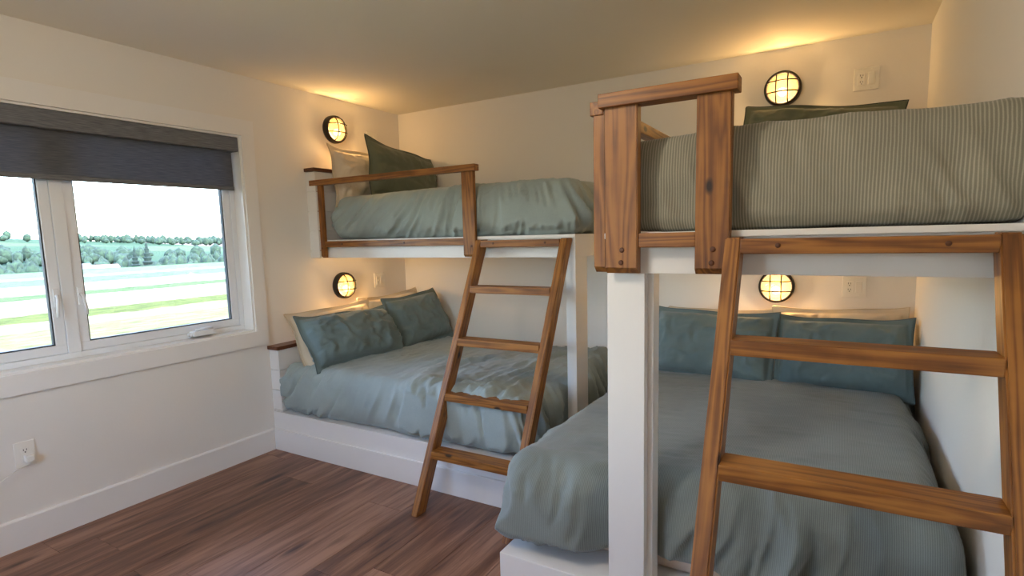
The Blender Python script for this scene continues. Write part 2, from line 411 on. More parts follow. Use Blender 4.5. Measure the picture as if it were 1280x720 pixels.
def duvet(name, lo, hi, mat, seed, rxy=.09, rtop=.11, rbot=.06, side_amp=.016, top_amp=.010, lump=.014, bulge=.02, skew=.6, hem=.02, edge_drop=None, s=.0105, top_dir=20, clip=(-9, -9), gat=None):
    P, Fc, nr = soft_box(lo, hi, rxy, rtop, rbot, s)
    lo = np.array(lo); hi = np.array(hi); c = (lo+hi)/2
    u = (P-c)/((hi-lo)/2)
    up = np.clip((P[:,2]-lo[2])/(hi[2]-lo[2]), 0, 1)
    P[:,2] += bulge*(1-np.clip(u[:,0]**2,0,1))*(1-np.clip(u[:,1]**2,0,1))*up
    side = 1-np.clip(nr[:,2], 0, 1)**2
    warp = fbm(P*3.1, seed+5)[:,None]
    mod = np.clip(fbm(P*2.3, seed+77)*2.6-.7, 0, 1.3)
    # folds running down the sides: they lean with "skew", which may change along the bed
    sp = P[:,0]+P[:,1]
    sk = skew(P) if callable(skew) else skew
    q = sp - sk*(P[:,2]-lo[2]) + .05*warp[:,0]
    zz = P[:,2]*1.6
    sd_ = np.full_like(q, .37)
    f1 = ridged(np.stack([q*9, zz, sd_], 1), seed, 2.4)-.36
    f2 = ridged(np.stack([q*17+warp[:,0]*1.5, zz*1.5, sd_], 1), seed+31, 2.2)-.38
    f3 = ridged(np.stack([q*34+warp[:,0]*3, zz*3, sd_], 1), seed+37, 2.0)-.4
    gather = (.45+.75*np.clip(1-up*1.15, 0, 1))*(1-.85*np.clip(-nr[:,2]*1.6, 0, 1))
    mod = mod*mod
    if gat: mod = np.maximum(mod, gat(P))
    disp = side*side_amp*gather*(f1*(.35+mod) + .8*f2*(.2+mod) + .26*f3*mod)
    # creases lying on the top
    th = math.radians(top_dir); ca = P[:,0]*math.cos(th)+P[:,1]*math.sin(th); cb = -P[:,0]*math.sin(th)+P[:,1]*math.cos(th)
    cb = cb + .10*warp[:,0]
    c1 = ridged(np.stack([ca*1.8, cb*7, sd_], 1), seed+11, 3.0)-.28
    c2 = ridged(np.stack([ca*3.5, cb*17, sd_], 1)+warp*1.5, seed+13, 3.0)-.28
    c3 = ridged(np.stack([ca*14, cb*16, sd_], 1)+warp*4, seed+15, 2.5)-.3
    disp += (1-side)*top_amp*(c1*(.4+mod) + .6*c2*(.3+mod) + .35*c3*mod)
    disp += lump*(fbm(P*2.0, seed+3)-.5)*2
    fine = ridged(P*30+warp*5, seed+21, 2.0)
    disp += .003*(fine-.4)*(.4+mod)
    P = P + nr*disp[:,None]
    low = np.clip(1-up*3, 0, 1)
    P[:,2] += low*hem*(fbm(P*np.array([4.5, 4.5, 0])+3.3, seed+9)-.35)*2
    if edge_drop: P = edge_drop(P, up)
    P[:,0] = np.maximum(P[:,0], clip[0]); P[:,1] = np.maximum(P[:,1], clip[1])
    P[:,0] = np.minimum(P[:,0], W-.003); P[:,1] = np.minimum(P[:,1], -.003)
    base = Vector((float(c[0]), float(c[1]), float(lo[2])))
    return mesh_obj(name, P-np.array(base), Fc, mat, None, Matrix.Translation(base), True)

def mattress(lo, hi, label, group=None):
    P, Fc, nr = soft_box(lo, hi, .05, .03, .03, .05)
    base = Vector(((lo[0]+hi[0])/2, (lo[1]+hi[1])/2, lo[2]))
    o = mesh_obj('mattress', P-np.array(base), Fc, MATTRESS, None, Matrix.Translation(base), True)
    return tag(o, label, 'mattress', group)

def pillow(name, label, mat, pip, c, wdir, hdir, w, h, t, seed, amp=.012, group='pillows on the bunks', droop=0.0, ear=.010):
    wd = Vector(wdir).normalized(); hd = Vector(hdir); hd = (hd-hd.dot(wd)*wd).normalized(); nd = wd.cross(hd)
    R = Matrix((( wd.x, hd.x, nd.x), (wd.y, hd.y, nd.y), (wd.z, hd.z, nd.z)))
    nu, nv = 64, 46
    a = np.linspace(-1, 1, nu); b = np.linspace(-1, 1, nv)
    # denser near the rim
    a = np.sign(a)*np.abs(a)**.85; b = np.sign(b)*np.abs(b)**.85
    U, Vv = np.meshgrid(a, b, indexing='ij'); U = U.ravel(); Vv = Vv.ravel()
    flu, flv = 1-.028/(w/2), 1-.028/(h/2)
    cu = np.clip(np.abs(U)/flu, 0, 1); cv = np.clip(np.abs(Vv)/flv, 0, 1)
    T = t/2*((1-cu**3.0)*(1-cv**2.6))**.45
    pinch = .022*(1-Vv**2)*np.abs(U)**3
    X = w/2*U*(1-pinch); 
    Y = h/2*Vv*(1-.05*(1-U**2)*np.abs(Vv)**3)
    # corners stand out a little
    cor = (np.abs(U)*np.abs(Vv))**6
    X = X + np.sign(U)*ear*.6*cor; Y = Y + np.sign(Vv)*ear*cor
    Y = Y + droop*h*(U**2)*-.5
    T = T*(1+.18*(-Vv))
    def side(sgn, sd):
        Q = np.stack([X, Y, np.full_like(X, sgn*.37)], 1)
        rad = np.arctan2(Vv, U)
        wq = fbm(Q*6, sd+3)[:,None]*.4
        f1 = ridged(Q*np.array([7, 9, 1])+wq*5, sd, 2.2)-.35
        f2 = ridged(Q*np.array([16, 13, 1])+wq*6, sd+7, 2.6)-.3
        pr = ridged(np.stack([rad*7, np.sqrt(U**2+Vv**2)*1.3, Q[:,2]], 1)+wq*1.5, sd+13, 2.0)-.4
        rim = np.clip((np.maximum(np.abs(U), np.abs(Vv))-.45)/.5, 0, 1)
        m = np.clip(T/(t*.2), 0, 1)
        z = sgn*(T + m*(amp*f1 + .5*amp*f2 + amp*.9*pr*rim))
        return z + sgn*.003
    wav = .012*np.sin(U*5+seed)*np.abs(Vv)**4 + .010*np.sin(Vv*4+seed*2)*np.abs(U)**4
    zf = side(1, seed)+wav; zb = side(-1, seed+50)+wav
    Vt = np.concatenate([np.stack([X, Y, zf], 1), np.stack([X, Y, zb], 1)]); n = nu*nv
    Fc = []
    for i in range(nu-1):
        for j in range(nv-1):
            p = i*nv+j; q = [p, p+nv, p+nv+1, p+1]
            Fc.append(q); Fc.append([n+k for k in q[::-1]])
    rim = [i*nv for i in range(nu)] + [(nu-1)*nv+j for j in range(1, nv)] + [i*nv+nv-1 for i in range(nu-2, -1, -1)] + [j for j in range(nv-2, 0, -1)]
    for k in range(len(rim)):
        a0, b0 = rim[k], rim[(k+1) % len(rim)]
        Fc.append([b0, a0, n+a0, n+b0])
    M = Matrix.Translation(Vector(c)) @ R.to_4x4()
    o = mesh_obj(name, Vt, Fc, mat, None, M, True)
    tag(o, label, 'pillow', group)
    pts = [((X[k]), (Y[k]), (zf[k]+zb[k])/2) for k in rim[::2]]
    tube('piping', pts, .0042, pip, o, M, 6, True)
    return o

# ------------------------------------------------------------------ dimensions (metres)
W, H = 3.644, 2.44
REAR = -4.75
D1, U1, L1 = 1.40, .948, 2.039       # left bunk: lower depth, upper depth, length
X2, D2 = 2.21, 2.071                 # right bunk: lower base left side, foot
X3, U2 = 2.635, 2.051                # right bunk: upper left side, foot
ZT, ZB = 1.402, 1.276                # upper deck top and underside
WY0, WY1, WZ0, WZ1 = -3.41, -1.489, .823, 2.065   # window opening

# ------------------------------------------------------------------ room shell
def plank_floor():
    f = struct(box('floor', (-.16, REAR-.16, -.12), (W+.16, .16, -.008), SUBFLOOR, None, 0))
    pw = .229; rng = random.Random(4)
    meshes = {}
    x = -.006; row = 0
    while x < W:
        x1 = min(x+pw, W); y = -.02 - rng.random()*1.1
        ys = [-.02, y]
        while ys[-1] > REAR: ys.append(max(REAR, ys[-1]-1.22))
        for ya, yb in zip(ys, ys[1:]):
            if ya-yb < .05: continue
            # under the bed bases nothing is seen
            if x > X2+.1 and yb > -1.9: continue
            if yb > -1.3 and x1 < X2: continue
            dx, dy = x1-x-.0016, ya-yb-.0016
            key = (round(dx, 3), round(dy, 3))
            if key not in meshes:
                bm = bmesh.new(); vs = bm_box(bm, (-dx/2, -dy/2, -.008), (dx/2, dy/2, 0), .0011)
                me = bpy.data.meshes.new('plank'); bm.normal_update(); bm.to_mesh(me); bm.free(); me.materials.append(FLOORW); meshes[key] = me
            o = bpy.data.objects.new('plank', meshes[key])
            link(o, f, Matrix.Translation(Vector(((x+x1)/2, (ya+yb)/2, 0))))
        x = x1; row += 1
plank_floor()
struct(box('ceiling', (-.16, REAR-.16, H), (W+.16, .16, H+.12), CEIL_PAINT, None, 0))
bm = bmesh.new()
for lo, hi in (((-.16, REAR-.16, -.12), (0, WY0, H)), ((-.16, WY1, -.12), (0, .16, H)), ((-.16, WY0, -.12), (0, WY1, WZ0)), ((-.16, WY0, WZ1), (0, WY1, H))):
    bm_box(bm, lo, hi)
struct(bm_obj('wall_left', bm, WHITE_WALL, None, Matrix.Identity(4)))
struct(box('wall_back', (0, 0, -.008), (W, .16, H), WHITE_WALL, None, 0))
struct(box('wall_right', (W, REAR-.16, -.12), (W+.16, .16, H), WHITE_WALL, None, 0))
FX0, FX1 = .80, 2.00                # unseen opening behind the camera, added to let in more daylight
bm = bmesh.new()
for lo, hi in (((0, REAR-.16, -.008), (FX0, REAR, H)), ((FX1, REAR-.16, -.008), (W, REAR, H)), ((FX0, REAR-.16, -.008), (FX1, REAR, WZ0)), ((FX0, REAR-.16, WZ1), (FX1, REAR, H))):
    bm_box(bm, lo, hi)
struct(bm_obj('wall_front', bm, WHITE_WALL, None, Matrix.Identity(4)))

def board_profile(name, y0, y1):
    """baseboard along the left wall with an eased top edge"""
    h, t = .146, .016
    prof = [(0, 0), (t, 0), (t, h-.008), (t-.005, h), (0, h)]
    vs = [(px, y, pz) for y in (y0, y1) for px, pz in prof]; n = len(prof)
    fc = [[i, n+i, n+(i+1) % n, (i+1) % n] for i in range(n)] + [list(range(n)), list(range(2*n-1, n-1, -1))]
    return struct(mesh_obj(name, vs, fc, TRIM))
board_profile('baseboard_left', REAR, -D1-.016)

# window casing
cas = struct(box('trim_1', (0, WY0-.09, WZ0-.098), (.018, WY1+.088, WZ0), TRIM, None, .0015))
box('casing_board', (0, WY0-.09, WZ1), (.018, WY1+.088, WZ1+.098), TRIM, cas, .0015)
box('casing_board', (0, WY1, WZ0), (.0178, WY1+.088, WZ1), TRIM, cas, .0015)
box('casing_board', (0, WY0-.09, WZ0), (.0178, WY0, WZ1), TRIM, cas, .0015)
# jamb lining of the opening
jm = struct(box('trim_2', (-.15, WY0, WZ0-.001), (.004, WY1, WZ0+.012), TRIM, None, .001))
box('jamb_board', (-.15, WY1-.012, WZ0+.012), (.004, WY1, WZ1-.012), TRIM, jm, .001)
box('jamb_board', (-.15, WY0, WZ0+.012), (.004, WY0+.012, WZ1-.012), TRIM, jm, .001)
box('jamb_board', (-.15, WY0, WZ1-.012), (.004, WY1, WZ1), TRIM, jm, .001)

# casement window
def rect_frame(name, ya, yb, za, zb, xa, xb, wid, mat, parent, bev=.004):
    bm = bmesh.new()
    bm_box(bm, (xa, ya, za), (xb, yb, za+wid), bev); bm_box(bm, (xa, ya, zb-wid), (xb, yb, zb), bev)
    bm_box(bm, (xa, ya, za+wid-.001), (xb, ya+wid, zb-wid+.001), bev); bm_box(bm, (xa, yb-wid, za+wid-.001), (xb, yb, zb-wid+.001), bev)
    return bm_obj(name, bm, mat, parent, Matrix.Identity(4) if parent is None else None)
YM = -2.45
win = rect_frame('window_1', WY0+.012, WY1-.012, WZ0+.012, WZ1-.012, -.145, -.085, .030, VINYL, None); struct(win)
box('mullion', (-.145, YM-.028, WZ0+.042), (-.084, YM+.028, WZ1-.042), VINYL, win, .003)
for ya, yb, sgn in ((YM+.029, WY1-.043, 1), (WY0+.043, YM-.029, -1)):
    za, zb = WZ0+.043, WZ1-.043
    sash = rect_frame('sash', ya, yb, za, zb, -.135, -.092, .045, VINYL, win)
    rect_frame('glazing_gasket', ya+.045, yb-.045, za+.045, zb-.045, -.125, -.100, .006, GASKET, sash, 0)
    box('pane', (-.116, ya+.046, za+.046), (-.112, yb-.046, zb-.046), GLASS, sash, 0)
# locking handles either side of the mullion
for yy, tilt in ((YM-.052, -.01), (YM+.052, .01)):
    hz = 1.085
    hd = tube('lock_handle', [(-.090, yy, hz+.075), (-.072, yy, hz+.075), (-.062, yy+tilt*.4, hz+.055), (-.060, yy+tilt, hz), (-.062, yy+tilt, hz-.03)], .007, VINYL, win)
    box('handle_plate', (-.093, yy-.012, hz+.02), (-.085, yy+.012, hz+.11), VINYL, hd, .003)
# folding crank operators on the sill rail
for yy in (-1.80, -3.10):
    bm = bmesh.new()
    for k, (dy, w_, h_) in enumerate(((0, .16, .018), (0, .13, .026))):
        bm_box(bm, (-.088, yy-w_/2, WZ0+.024), (-.05+.012*k, yy+w_/2, WZ0+.030+h_), .006)
    ck = bm_obj('crank_operator', bm, VINYL, win, None)
    tube('crank_handle', [(-.045, yy+.055, WZ0+.062), (-.043, yy, WZ0+.066), (-.045, yy-.05, WZ0+.062)], .0065, VINYL, ck)

# out-of-view casement behind the camera, added as cool daylight fill for the room
def rect_frame_y(name, xa, xb, za, zb, ya, yb, wid, mat, parent):
    bm = bmesh.new()
    bm_box(bm, (xa, ya, za), (xb, yb, za+wid), .003); bm_box(bm, (xa, ya, zb-wid), (xb, yb, zb), .003)
    bm_box(bm, (xa, ya, za+wid-.001), (xa+wid, yb, zb-wid+.001), .003); bm_box(bm, (xb-wid, ya, za+wid-.001), (xb, yb, zb-wid+.001), .003)
    return bm_obj(name, bm, mat, parent, Matrix.Identity(4) if parent is None else None)
fill_win = struct(rect_frame_y('window_added_fill', FX0, FX1, WZ0, WZ1, REAR-.15, REAR-.08, .035, VINYL, None))
xm = (FX0+FX1)/2
for xa, xb in ((FX0+.036, xm-.001), (xm+.001, FX1-.036)):
    s2 = rect_frame_y('sash', xa, xb, WZ0+.036, WZ1-.036, REAR-.14, REAR-.09, .05, VINYL, fill_win)
    box('pane', (xa+.051, REAR-.117, WZ0+.087), (xb-.051, REAR-.113, WZ1-.087), GLASS, s2, 0)
struct(rect_frame_y('trim_3', FX0-.09, FX1+.09, WZ0-.09, WZ1+.09, REAR, REAR+.018, .09, TRIM, None))  # casing of the added fill window

# roller shade
sh = thing('roller_shade', 'grey fabric roller shade pulled partway down in the window', 'window shade', (-.04, (WY0+WY1)/2, WZ1-.013))
box('cassette', (-.082, WY0+.013, WZ1-.099), (-.002, WY1-.013, WZ1-.0125), SHADE, sh, .004)
def fabric_sheet():
    ny, nz = 60, 12; vs = []; fc = []
    ya, yb, za, zb = WY0+.035, WY1-.036, 1.742, WZ1-.09
    for t in (0, 1):
        for i in range(ny+1):
            for j in range(nz+1):
                y = ya+(yb-ya)*i/ny; z = za+(zb-za)*j/nz
                vs.append((-.046+.0015*math.sin(y*9)+t*.0012, y, z))
    n = (ny+1)*(nz+1)
    for i in range(ny):
        for j in range(nz):
            a = i*(nz+1)+j; q = [a, a+1, a+nz+2, a+nz+1]; fc.append(q); fc.append([k+n for k in q[::-1]])
    return mesh_obj('shade_fabric', vs, fc, SHADE_FABRIC, sh, None, True)
fs = fabric_sheet()
box('hem_bar', (-.052, WY0+.034, 1.727), (-.040, WY1-.035, 1.752), SHADE, fs, .004)
tube('fabric_roll', [(-.045, WY0+.03, WZ1-.06), (-.045, WY1-.03, WZ1-.06)], .026, SHADE, sh, None, 16)

# ------------------------------------------------------------------ left bunk
def headboard(parent, axis, span, thick, z0, z1, wall_off=0.0):
    """shiplap headboard: core, planks and a dark wooden cap. axis 'x': stands on the left wall; 'y': on the back wall"""
    a, b = span
    def mk(name, t0, t1, s0, s1, za, zb, mat, par, bev, fn=box):
        if axis == 'x': return fn(name, (t0, s0, za), (t1, s1, zb), mat, par, bev)
        return fn(name, (s0, -t1, za), (s1, -t0, zb), mat, par, bev)
    core = mk('headboard', 0, thick-.014, a+.012, b, z0, z1-.02, BUNK, parent, .001)
    z = z1-.02; pz = .138
    while z > z0+.01:
        zl = max(z0, z-pz)
        mk('shiplap_plank', thick-.014, thick, a, b, zl+.002, z-.002, BUNK, core, .0015)
        # end return of the same course
        mk('shiplap_plank', 0, thick-.014, a, a+.012, zl+.002, z-.002, BUNK, core, .0015)
        z = zl
    mk('cap', -.0, thick+.012, a-.014, b, z1-.02, z1+.004, CAPWOOD, parent, .002, lumber)

ZL = .262
lb = thing('bunk_bed', 'white built-in bunk bed in the far left corner, past the window', 'bunk bed', (1.0, -.7, 0))
box('lower_platform', (0, -D1, 0), (X2-.002, 0, ZL), BUNK, lb, .003)
box('baseboard', (.016, -D1-.016, 0), (X2-.002, -D1, .146), TRIM, lb, .003)
headboard(lb, 'x', (-D1+.003, -.001), .092, ZL, .708)
headboard(lb, 'x', (-1.0, -.001), .092, ZB, 1.902)
box('upper_deck', (.0, -U1+.03, ZB+.03), (L1-.03, -.001, ZT-.03), BUNK, lb, .002)
box('front_fascia', (.093, -U1, ZB), (L1, -U1+.03, ZT-.018), BUNK, lb, .002)
box('end_fascia', (L1-.03, -U1+.03, ZB), (L1, -.001, ZT-.018), BUNK, lb, .002)
box('edge_cap', (.093, -U1-.012, ZT-.018), (L1+.004, -U1+.05, ZT), BUNK, lb, .002)
box('edge_cap', (L1-.05, -U1+.05, ZT-.018), (L1+.004, -.001, ZT), BUNK, lb, .002)
box('post', (L1-.058, -U1+.002, ZL), (L1-.001, -U1+.075, ZB), BUNK, lb, .002)
box('post', (L1-.035, -U1+.075, ZL), (L1-.003, -U1+.167, ZB), BUNK, lb, .002)
# guard rail
GF = -.985
def plug(parent, x, y, z, axis='y', r=.0075):
    R = Matrix.Rotation(math.pi/2, 4, 'X') if axis == 'y' else Matrix.Rotation(-math.pi/2, 4, 'Y')
    lathe('screw_plug', [(0, -.003), (r, -.003), (r, .0012), (r*.7, .0022), (0, .0022)], SCREW, parent, Matrix.Translation(Vector((x, y, z))) @ R, 12)
def chamfer_post(name, x0, x1, y0, y1, z0, z1, parent, cut=.014):
    """upright board with a chamfered lower end on the outer face"""
    cx, cy, cz = (x0+x1)/2, (y0+y1)/2, (z0+z1)/2
    bm = bmesh.new()
    vs = bm_box(bm, (x0-cx, y0-cy, z0-cz), (x1-cx, y1-cy, z1-cz))
    fr = [e for e in bm.edges if all(v.co.z < 0 for v in e.verts) and all(v.co.y < 0 for v in e.verts)]
    bmesh.ops.bevel(bm, geom=fr, offset=cut, segments=1, affect='EDGES')
    es = [e for e in bm.edges if abs(e.verts[0].co.z-e.verts[1].co.z) > .1]
    bmesh.ops.bevel(bm, geom=es, offset=.003, segments=2, affect='EDGES')
    return bm_obj(name, bm, WOOD, parent, Matrix.Translation(Vector((cx, cy, cz))))
p = chamfer_post('guard_post', .045, .135, GF, GF+.024, 1.278, 1.785, lb)
plug(p, .075, GF, 1.31); plug(p, .105, GF, 1.345); plug(p, .075, GF, 1.365)
p = chamfer_post('guard_post', 1.325, 1.413, GF, GF+.024, 1.283, 1.785, lb)
plug(p, 1.385, GF, 1.345)
lumber('guard_rail', (.03, GF-.018, 1.783), (1.435, GF+.030, 1.821), WOOD, lb)
lumber('guard_rail', (.135, GF+.003, 1.352), (1.325, GF+.022, 1.394), WOOD, lb)
for x in (.30, .86): plug(lb.children[-1], x, GF+.003, 1.373)

# ------------------------------------------------------------------ right bunk
ZR = .218
rb = thing('bunk_bed', 'white built-in bunk bed along the right wall, in the foreground', 'bunk bed', (2.95, -1.0, 0))
box('lower_platform', (X2, -D2, 0), (W, 0, ZR), BUNK, rb, .003)
headboard(rb, 'y', (X2+.03, W-.001), .092, ZR, .708)
headboard(rb, 'y', (X3, W-.001), .092, ZB, 1.902)
box('upper_deck', (X3+.03, -U2+.03, ZB+.03), (W-.001, -.093, ZT-.03), BUNK, rb, .002)
box('front_fascia', (X3, -U2, ZB), (W-.001, -U2+.03, ZT-.018), BUNK, rb, .002)
box('side_fascia', (X3, -U2+.03, ZB), (X3+.03, -.093, ZT-.018), BUNK, rb, .002)
box('edge_cap', (X3-.004, -U2-.012, ZT-.018), (W-.001, -U2+.05, ZT), BUNK, rb, .002)
box('edge_cap', (X3-.004, -U2+.05, ZT-.018), (X3+.05, -.093, ZT), BUNK, rb, .002)
box('post', (X3, -U2+.001, ZR), (X3+.122, -U2+.036, ZB), BUNK, rb, .002)
box('post', (X3, -U2+.036, ZR), (X3+.140, -U2+.10, ZB), BUNK, rb, .002)
GR = -2.103
for (xa, xb) in ((2.648, 2.750), (2.917, 3.010)):
    p = chamfer_post('guard_post', xa, xb, GR, GR+.036, 1.279, 1.777, rb, .018)
    xm = (xa+xb)/2
    plug(p, xm, GR, 1.312, r=.008); plug(p, xm+.003, GR, 1.350, r=.008)
lumber('guard_rail', (2.632, GR-.014, 1.773), (3.026, GR+.048, 1.814), WOOD, rb)
lumber('guard_rail', (2.750, GR+.008, 1.357), (2.917, GR+.036, 1.400), WOOD, rb)
# side guard, along the open left side of the upper bunk
SX = 2.596
for (ya, yb) in ((-2.062, -1.962), (-1.15, -1.05)):
    bm = bmesh.new(); cx, cy, cz = SX+.018, (ya+yb)/2, 1.527
    bm_box(bm, (-.018, ya-cy, 1.279-cz), (.018, yb-cy, 1.777-cz))
    fr = [e for e in bm.edges if all(v.co.z < 0 for v in e.verts) and all(v.co.y < 0 for v in e.verts)]
    bmesh.ops.bevel(bm, geom=fr, offset=.018, segments=1, affect='EDGES')
    bm_obj('guard_post', bm, WOOD, rb, Matrix.Translation(Vector((cx, cy, cz))))
lumber('guard_rail', (SX-.010, -2.066, 1.764), (SX+.034, -1.02, 1.806), WOOD, rb)
lumber('guard_rail', (SX+.010, -1.962, 1.357), (SX+.036, -1.15, 1.400), WOOD, rb)

# ------------------------------------------------------------------ ladders
def ladder(label, xl, xr, foot, back):
    """foot: y of the front edge on the floor; leans to the fascia at 'back'"""
    t = thing('ladder', label, 'ladder', ((xl+xr)/2, foot+.05, 0), 'bunk ladders')
    k = .4873; zt = 1.382; rw = .041
    ang = math.atan(k)
    def rail(x0):
        # parallelogram in the y-z plane, grain along the rail
        dep = .077
        pts = [(foot, 0), (foot+dep, 0), (foot+k*zt+dep, zt), (foot+k*zt, zt)]
        # keep clear of the fascia
        M = Matrix.Translation(Vector((x0+rw/2, foot+dep/2+k*zt/2, zt/2))) @ Matrix.Rotation(-ang, 4, 'X')
        Mi = M.inverted()
        bm = bmesh.new()
        a = [bm.verts.new(Mi @ Vector((x0, y, z))) for y, z in pts]; b = [bm.verts.new(Mi @ Vector((x0+rw, y, z))) for y, z in pts]
        bm.faces.new(a); bm.faces.new(b[::-1])
        for i in range(4): bm.faces.new((a[i], b[i], b[(i+1) % 4], a[(i+1) % 4]))
        bmesh.ops.recalc_face_normals(bm, faces=bm.faces)
        bmesh.ops.bevel(bm, geom=list(bm.edges), offset=.004, segments=2, affect='EDGES')
        return bm_obj('rail', bm, WOOD, t, M)
    rail(xl); rail(xr-rw)
    for i, zt_ in enumerate((1.378, 1.126, .848, .573, .300)):
        yf = foot + k*zt_
        d = .070 if i == 0 else .088
        r = lumber('rung', (xl+rw-.0005, yf-.010, zt_-.040), (xr-rw+.0005, yf+d-.01, zt_), WOOD, t)
        if i == 0:
            for fx in (.17, .83): plug(r, xl+rw+(xr-xl-2*rw)*fx, yf-.010, zt_-.018, r=.0065)
    return t
ladder('brown wooden ladder standing on the floor against the left bunk', 1.443, 2.026, -1.70, -U1)
ladder('brown wooden ladder in the right foreground against the right bunk', 3.003, 3.618, -2.803, -U2)

# ------------------------------------------------------------------ bedding
# mattresses
mattress((2.26, -1.900, ZR), (3.575, -.12, .45), 'pale mattress of the lower right bunk, its edge showing under the duvet')

def rise_right(P, up):
    P[:,2] += up*(.004*np.clip((P[:,0]-2.9)/.7, 0, 1)-.006*np.clip((3.0-P[:,0])/.3, 0, 1)); return P
def foot_overhang(P, up):
    k = np.clip((2.66-P[:,0])/.14, 0, 1); k = k*k*(3-2*k)
    f = np.clip((-1.45-P[:,1])/.48, 0, 1)
    P[:,1] -= .095*k*f
    P[:,2] -= .020*k*f*np.clip(1-up*1.5, 0, 1)
    # behind the post
    P[:,1] = np.where((P[:,0] > 2.60) & (P[:,0] < 2.80), np.maximum(P[:,1], -1.945-.09*np.clip((2.64-P[:,0])/.04, 0, 1)), P[:,1])
    return P
def fan_lower(P): return np.clip(1.1-1.3*(P[:,0]-.2)/1.7, -.3, 1.1)
def fan_upper(P): return np.clip(1.5-1.9*(P[:,0]-.5)/1.4, -.6, 1.3)
o = duvet('duvet', (.098, -1.400, .266), (1.955, -.03, .582), SAGE, 11, rxy=.08, rtop=.14, rbot=.12, side_amp=.056, top_amp=.022, lump=.012, bulge=.012, hem=.003, skew=fan_lower, top_dir=75, clip=(.106, -1.414), gat=lambda P: 1.0*np.clip((P[:,0]-1.42)/.2, 0, 1) + .9*np.exp(-((P[:,0]-.42)/.10)**2))
tag(o, 'crumpled sage duvet on the lower left bunk beside the window', 'duvet', 'duvets on the bunks')
o = duvet('duvet', (.125, -.930, ZT+.002), (2.030, -.03, 1.700), SAGE, 23, rxy=.085, rtop=.15, rbot=.10, side_amp=.064, top_amp=.012, lump=.012, bulge=.03, hem=.0, skew=fan_upper, top_dir=60, clip=(.098, -.955), gat=lambda P: .85*np.clip((P[:,0]-.75)/.4, 0, 1))
tag(o, 'crumpled sage duvet on the upper left bunk behind the guard rail', 'duvet', 'duvets on the bunks')
o = duvet('duvet', (2.180, -1.930, .262), (3.612, -.11, .575), SAGE_ST2, 37, rxy=.10, rtop=.17, rbot=.04, side_amp=.060, top_amp=.007, lump=.010, bulge=.012, hem=.022, skew=.35, top_dir=5, edge_drop=foot_overhang, clip=(2.178, -2.05), gat=lambda P: .75*np.clip((2.62-P[:,0])/.2, 0, 1)*np.clip((-1.4-P[:,1])/.3, 0, 1))
tag(o, 'grey-green duvet on the lower right bunk, smooth over the top', 'duvet', 'duvets on the bunks')
o = duvet('duvet', (2.665, -2.020, ZT+.004), (3.668, -.12, 1.690), SAGE_ST, 53, rxy=.04, rtop=.13, rbot=.04, side_amp=.034, top_amp=.010, lump=.010, bulge=.012, hem=.003, skew=-.3, edge_drop=rise_right)
tag(o, 'striped grey-green duvet piled on the upper right bunk', 'duvet', 'duvets on the bunks')

# pillows, lower left
pillow('pillow', 'cream pillow at the window end of the lower left bunk, behind a blue-grey pillow', CREAM, PIPING_C, (.215, -.975, .725), (.03, 1, .03), (-.38, 0, .92), .72, .44, .13, 3, amp=.018)
pillow('pillow', 'cream pillow in the corner of the lower left bunk, behind a blue-grey pillow', CREAM, PIPING_C, (.21, -.36, .745), (.03, 1, .04), (-.38, 0, .92), .66, .46, .13, 5, amp=.018)
pillow('pillow', 'blue-grey pillow at the window end of the lower left bunk', TEAL, PIPING_T, (.385, -1.005, .735), (.14, 1, -.01), (-.60, .08, .80), .74, .41, .24, 8, amp=.030)
pillow('pillow', 'blue-grey pillow in the wall corner of the lower left bunk', TEAL, PIPING_T, (.42, -.345, .765), (.02, 1, .05), (-.42, 0, .90), .62, .43, .20, 12, amp=.018)
# upper left
pillow('pillow', 'cream pillow under the wall lamp on the upper left bunk', CREAM, PIPING_C, (.205, -.60, 1.850), (.10, 1, -.02), (-.16, 0, .97), .62, .40, .17, 15, amp=.022, ear=.03)
pillow('pillow', 'dark green pillow leaning in the corner of the upper left bunk', OLIVE, PIPING, (.37, -.375, 1.870), (.08, 1, -.15), (-.22, .10, .97), .72, .44, .16, 19, amp=.014, ear=.02)
# lower right
pillow('pillow', 'cream pillow beside the post on the lower right bunk, behind a teal pillow', CREAM, PIPING_C, (2.66, -.20, .705), (1, 0, .01), (0, .36, .93), .66, .46, .13, 22, amp=.018)
pillow('pillow', 'cream pillow by the right wall on the lower right bunk, behind a teal pillow', CREAM, PIPING_C, (3.285, -.20, .735), (1, 0, .035), (0, .36, .93), .66, .46, .13, 25, amp=.018)
pillow('pillow', 'teal pillow next to the white post on the lower right bunk', TEAL, PIPING_T, (2.640, -.385, .735), (1, -.03, -.02), (0, .42, .90), .70, .43, .22, 28, amp=.020)
pillow('pillow', 'teal pillow next to the right wall on the lower right bunk', TEAL, PIPING_T, (3.300, -.385, .730), (1, -.02, .01), (0, .42, .90), .63, .42, .20, 33, amp=.014)
# upper right
pillow('pillow', 'olive green pillow at the head of the upper right bunk', OLIVE, PIPING, (3.14, -.27, 1.862), (1, 0, -.105), (0, .30, .95), .76, .42, .16, 41, amp=.018)

